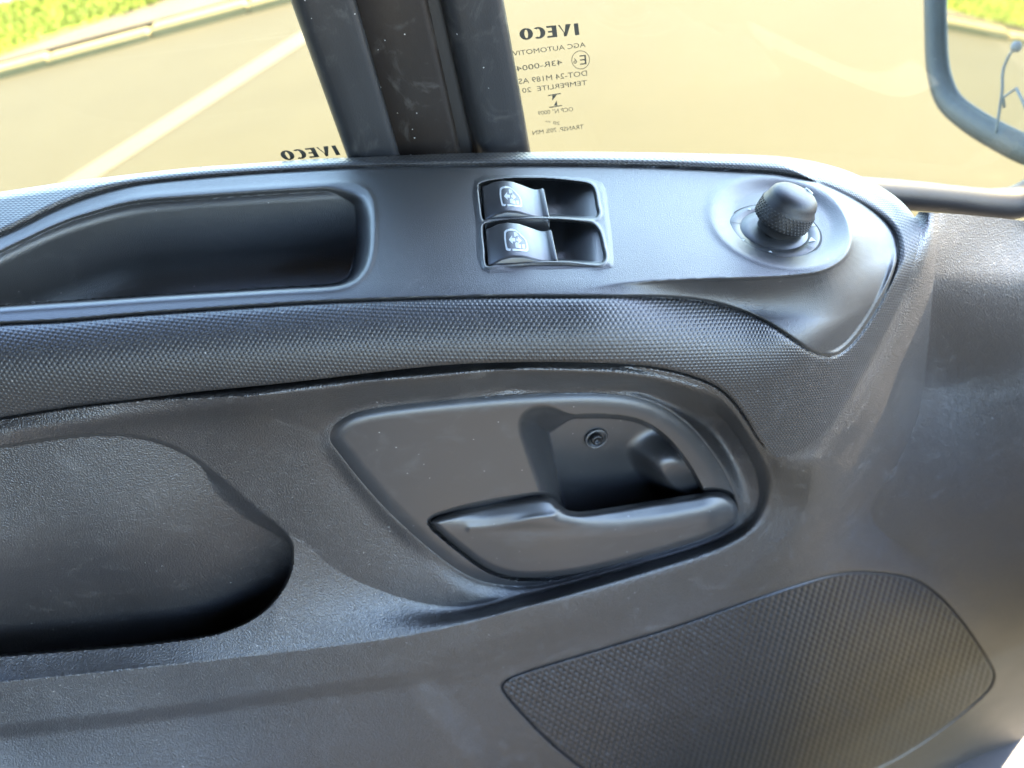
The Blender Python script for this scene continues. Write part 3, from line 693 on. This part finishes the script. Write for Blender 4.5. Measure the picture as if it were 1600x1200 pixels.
GL = Mat('window_glass'); GL.t.nodes.remove(GL.b)
tr_ = GL.n('BsdfTransparent'); tr_.inputs[0].default_value = (.97, .97, .90, 1)
gl_ = GL.n('BsdfGlossy'); gl_.inputs['Roughness'].default_value = .02
df_ = GL.n('BsdfDiffuse'); df_.inputs[0].default_value = (.8, .8, .76, 1)
fr_ = GL.n('Fresnel'); fr_.inputs[0].default_value = 1.45
m1 = GL.n('MixShader'); m2 = GL.n('MixShader')
geo_ = GL.n('NewGeometry')
GL.L(GL.math('MULTIPLY', fr_.outputs[0], GL.math('SUBTRACT', 1, geo_.outputs['Backfacing'])), m1.inputs[0]); GL.L(tr_.outputs[0], m1.inputs[1]); GL.L(gl_.outputs[0], m1.inputs[2])
dust = GL.ramp(GL.noise(9, 7, .7), [(.45, (0, 0, 0)), (.95, (.012, .012, .012))])
GL.L(dust, m2.inputs[0]); GL.L(m1.outputs[0], m2.inputs[1]); GL.L(df_.outputs[0], m2.inputs[2]); GL.L(m2.outputs[0], GL.out.inputs[0])
def pane(name, corners, label):
    A = [onwin(*c, -.002) for c in corners]; Bk = [p-NW*.004 for p in A]
    V = A+Bk; Fc = [(0, 1, 2, 3), (7, 6, 5, 4), (0, 4, 5, 1), (1, 5, 6, 2), (2, 6, 7, 3), (3, 7, 4, 0)]
    o = meshobj(name, V, Fc, GL.m, door, smooth=False); o['label'] = label; return o
pL = pane('window_pane', [(-190, -120), (520, -120), (640, 330), (-190, 420)], 'rear pane of the door window')
pR = pane('window_pane', [(690, -120), (1900, -120), (1800, 360), (745, 330)], 'front quarter pane with etched maker marks')

M_INK = Mat('etched_ink').set(Base_Color=(.025, .024, .018), Roughness=.7).m
def glass_text(txt, p_start, p_end, p_up, parent, bold=0., squeeze=True, name='glass_marking'):
    """mirror-reading print seen from inside: starts at p_start and runs to p_end; letters rise towards p_up"""
    cu = bpy.data.curves.new('t', 'FONT'); cu.body = txt; cu.offset = bold; cu.resolution_u = 3
    to = bpy.data.objects.new('t', cu); COL.objects.link(to); bpy.context.view_layer.update()
    me = bpy.data.meshes.new_from_object(to.evaluated_get(bpy.context.evaluated_depsgraph_get())); bpy.data.objects.remove(to)
    co = np.zeros(len(me.vertices)*3); me.vertices.foreach_get('co', co); co = co.reshape(-1, 3)
    mn, mx = co.min(0), co.max(0)
    O, E, Uu = onwin(*p_start, -.0012), onwin(*p_end, -.0012), onwin(*p_up, -.0012)
    u = (co[:, 0]-mn[0])/(mx[0]-mn[0]); v = (co[:, 1]-max(mn[1], -.02 if ',' not in txt else mn[1]))/(mx[1]-max(mn[1], -.02))
    W = O+u[:, None]*(E-O)+v[:, None]*(Uu-O)
    base = wloc(parent); me.vertices.foreach_set('co', (W-base).ravel()); me.update()
    o = bpy.data.objects.new(name, me); return finish(o, name, M_INK, parent, smooth=False)
def glass_poly(polys, parent, name='glass_marking'):
    V, Fc = [], []
    for p in polys:
        b0 = len(V); V += [onwin(x, y, -.0012) for x, y in p]; Fc.append(tuple(range(b0, b0+len(p))))
    return meshobj(name, V, Fc, M_INK, parent, smooth=False)
def z3(x, y): return (780+x/5.455, 10+y/5.455)     # measured marks of the quarter pane
# the big name, drawn as strokes (thick uprights, thin bars)
def bigname(O, ex, ey, parent):
    """O: lower corner of the I; ex: px along the word (leftwards), ey: px up; word is 5 wide-ish units"""
    O = np.array(O, float); ex = np.array(ex, float); ey = np.array(ey, float)
    def P(x, y): return O+ex*x+ey*y
    polys = []
    def q(*pts): polys.append([P(*p) for p in pts])
    q((0, 0), (.075, 0), (.075, 1), (0, 1))                                  # I
    q((.125, 1), (.215, 1), (.262, .0), (.215, 0)); q((.262, .32), (.262, 0), (.215, 0), (.315, 1), (.345, 1))  # V
    q((.375, 0), (.455, 0), (.455, 1), (.375, 1))                            # E
    for y0, y1, x1 in ((0, .16, .545), (.43, .57, .525), (.84, 1, .545)): q((.455, y0), (x1, y0), (x1, y1), (.455, y1))
    def ring(cx, rx, a0, a1, thick=.085, n=26):
        for k in range(n):
            t0, t1 = radians(a0+(a1-a0)*k/n), radians(a0+(a1-a0)*(k+1)/n)
            pts = []
            for t, inner in ((t0, 0), (t1, 0), (t1, 1), (t0, 1)):
                r1 = rx-(thick if inner else 0); r2 = .5-(.14 if inner else 0)
                pts.append(P(cx+r1*cos(t), .5+r2*sin(t)))
            polys.append(pts)
    ring(.690, .120, 55, 180); ring(.690, .120, 180, 305)                        # C
    ring(.895, .115, 0, 360)                                                # O
    return glass_poly(polys, parent)
bigname(z3(684, 243), np.array(z3(184, 290))-np.array(z3(684, 243)), np.array(z3(672, 143))-np.array(z3(684, 243)), pR)
bigname((532, 242), np.array([-88., 9]), np.array([-8., -15]), pL)
glass_text('AGC AUTOMOTIVE', z3(737, 345), z3(85, 428), z3(732, 304), pR)
glass_text('43R-00041', z3(541, 497), z3(118, 560), z3(534, 452), pR)
glass_text('DOT-24 M189 AS2', z3(750, 590), z3(130, 668), z3(746, 545), pR)
glass_text('TEMPERLITE  20', z3(750, 668), z3(200, 738), z3(745, 628), pR)
glass_text('OCP N° 0009', z3(632, 892), z3(335, 928), z3(627, 855), pR)
glass_text('20 **', z3(518, 1010), z3(395, 1000), z3(514, 982), pR)
glass_text('TRANSP. 70% MIN', z3(720, 1043), z3(288, 1096), z3(716, 1006), pR)
glass_text('E', z3(745, 492), z3(690, 498), z3(738, 412), pR); glass_text('6', z3(663, 486), z3(634, 489), z3(659, 440), pR)
cc = z3(694, 456)
glass_poly([[(cc[0]+r*cos(t), cc[1]+r*1.02*sin(t)) for r, t in ((14.4, a), (14.4, a+.22), (13.4, a+.22), (13.4, a))] for a in np.arange(0, 2*pi, .2095)], pR)
glass_poly([[z3(416, 755), z3(525, 738), z3(527, 746), z3(418, 764)], [z3(426, 857), z3(535, 840), z3(535, 848), z3(428, 866)],
            [z3(452, 760), z3(492, 752), z3(452, 806)], [z3(466, 845), z3(490, 800), z3(496, 846)], [z3(488, 752), z3(516, 748), z3(505, 765), z3(462, 826), z3(445, 852), z3(460, 815)]][:4], pR)

def sweep(name, pts, rad, mat, parent=None, seg=14, n=6, closed=False, flat=1.0, upv=(0, 0, 1), cap=True):
    C_ = crom(np.array(pts), closed, n) if n > 1 else np.array(pts, float)
    R_ = np.interp(np.linspace(0, 1, len(C_)), np.linspace(0, 1, len(rad)), rad) if hasattr(rad, '__len__') else np.full(len(C_), rad)
    T_ = np.gradient(C_, axis=0); T_ /= np.linalg.norm(T_, axis=1)[:, None]; V, Fc = [], []
    for c, t, r in zip(C_, T_, R_):
        a = np.cross(t, upv); a /= np.linalg.norm(a); b = np.cross(a, t)
        V += [c+(a*cos(2*pi*k/seg)*flat+b*sin(2*pi*k/seg))*r for k in range(seg)]
    m = len(C_)
    for i in range(m-1): Fc += [(i*seg+k, i*seg+(k+1) % seg, (i+1)*seg+(k+1) % seg, (i+1)*seg+k) for k in range(seg)]
    if cap: Fc += [tuple(range(seg))[::-1], tuple(range((m-1)*seg, m*seg))]
    return meshobj(name, V, Fc, mat, parent)
sash = [onwin(x, y, .012) for x, y in ((1180, 296), (1300, 298), (1400, 304), (1480, 311), (1545, 318), (1590, 315), (1640, 288), (1720, 220), (1820, 130))]
sweep('window_sash', sash, [.0135, .0135, .0135, .0130, .0140, .0165, .018, .018, .018], M_SASH, door, seg=20, upv=(0, -1, .2))
# backing strip that closes the gap between sash and trim
# ------------------------------------------------------------------ exterior mirror beyond the quarter pane
MY = .52
def onY(x, y, Yv): return pos(np.array(x, float), np.array(y, float), t_Y(np.array(x, float), np.array(y, float), Yv))
mir = tag(empty('side_mirror', onY(1590, 120, MY)), 'grey weathered exterior mirror seen through the front quarter pane', 'mirror')
M_HOUS = plastic('weathered_grey_housing', (.035, .04, .039), .6, 300, .0006, .4, .9)
vv = ray(1560, 90); vv = vv/np.linalg.norm(vv); rr_ = np.array([-.55, .75, -.15]); rr_ = rr_/np.linalg.norm(rr_)
nm = rr_-vv; nm /= np.linalg.norm(nm); pc = onY(1560, 90, MY)
def onM(x, y, o_=0.): return pos(np.array(x*1.), np.array(y*1.), t_plane(x*1., y*1., nm, pc+nm*o_))
rim = [(1458, -160), (1458, -60), (1459, 40), (1463, 110), (1478, 155), (1510, 185), (1560, 215), (1610, 238), (1700, 262), (1790, 270)]
sweep('mirror_housing', [onM(x, y) for x, y in rim], [.0115, .0115, .0115, .0118, .0125, .013, .0135, .014, .015, .016], M_HOUS, mir, seg=16, flat=1.15, upv=tuple(nm))
M_MIR = Mat('mirror_glass').set(Base_Color=(.88, .88, .82), Roughness=.03, Metallic=1.0).m
gpts = [(1462, -160), (1462, 100), (1480, 158), (1512, 190), (1560, 219), (1612, 242), (1790, 280), (1790, -160)]
A = []
A = np.array([onM(x, y, -.003) for x, y in gpts])
V = list(A)+[p-nm*.004 for p in A]; nn = len(A)
meshobj('mirror_glass', V, [tuple(range(nn)), tuple(range(nn, 2*nn))[::-1]]+[(i, nn+i, nn+(i+1) % nn, (i+1) % nn) for i in range(nn)], M_MIR, mir, smooth=False)

M_ARM = Mat('grey_bracket').set(Base_Color=(.10, .115, .12), Roughness=.6).m
sweep('bracket_stalk', [onM(x, y, .02) for x, y in ((1556, 208), (1562, 170), (1566, 140), (1567, 112), (1576, 88), (1587, 74))], 0.0017, M_ARM, mir, seg=8, upv=tuple(nm))
V, Fc = lathe([(.002, -.004), (.0055, -.003), (.0068, 0), (.0055, .003), (.002, .0045)], onM(1588, 73, .02), -FWD, 16); meshobj('stalk_tip', V, Fc, M_ARM, mir)
sweep('bracket_frame', [onM(x, y, .02) for x, y in ((1569, 168), (1568, 152), (1588, 138), (1600, 162), (1610, 190))], 0.0017, M_ARM, mir, seg=8, n=1, upv=tuple(nm))

# ------------------------------------------------------------------ pale cab step below the door
sp_ = pos(np.array(1600.), np.array(1230.), np.array(1.25))
V, Fc = [], []; box(V, Fc, sp_[0]-.5, sp_[0]+.6, sp_[1]+.02, sp_[1]+.40, sp_[2]-.12, sp_[2], .01)
STEP = Mat('pale_step_paint'); STEP.set(Base_Color=(.05, .05, .053), Roughness=.5)
tag(meshobj('cab_step', V, Fc, STEP.m, smooth=False), 'sunlit pale cab step below the lower front corner of the door', 'step')
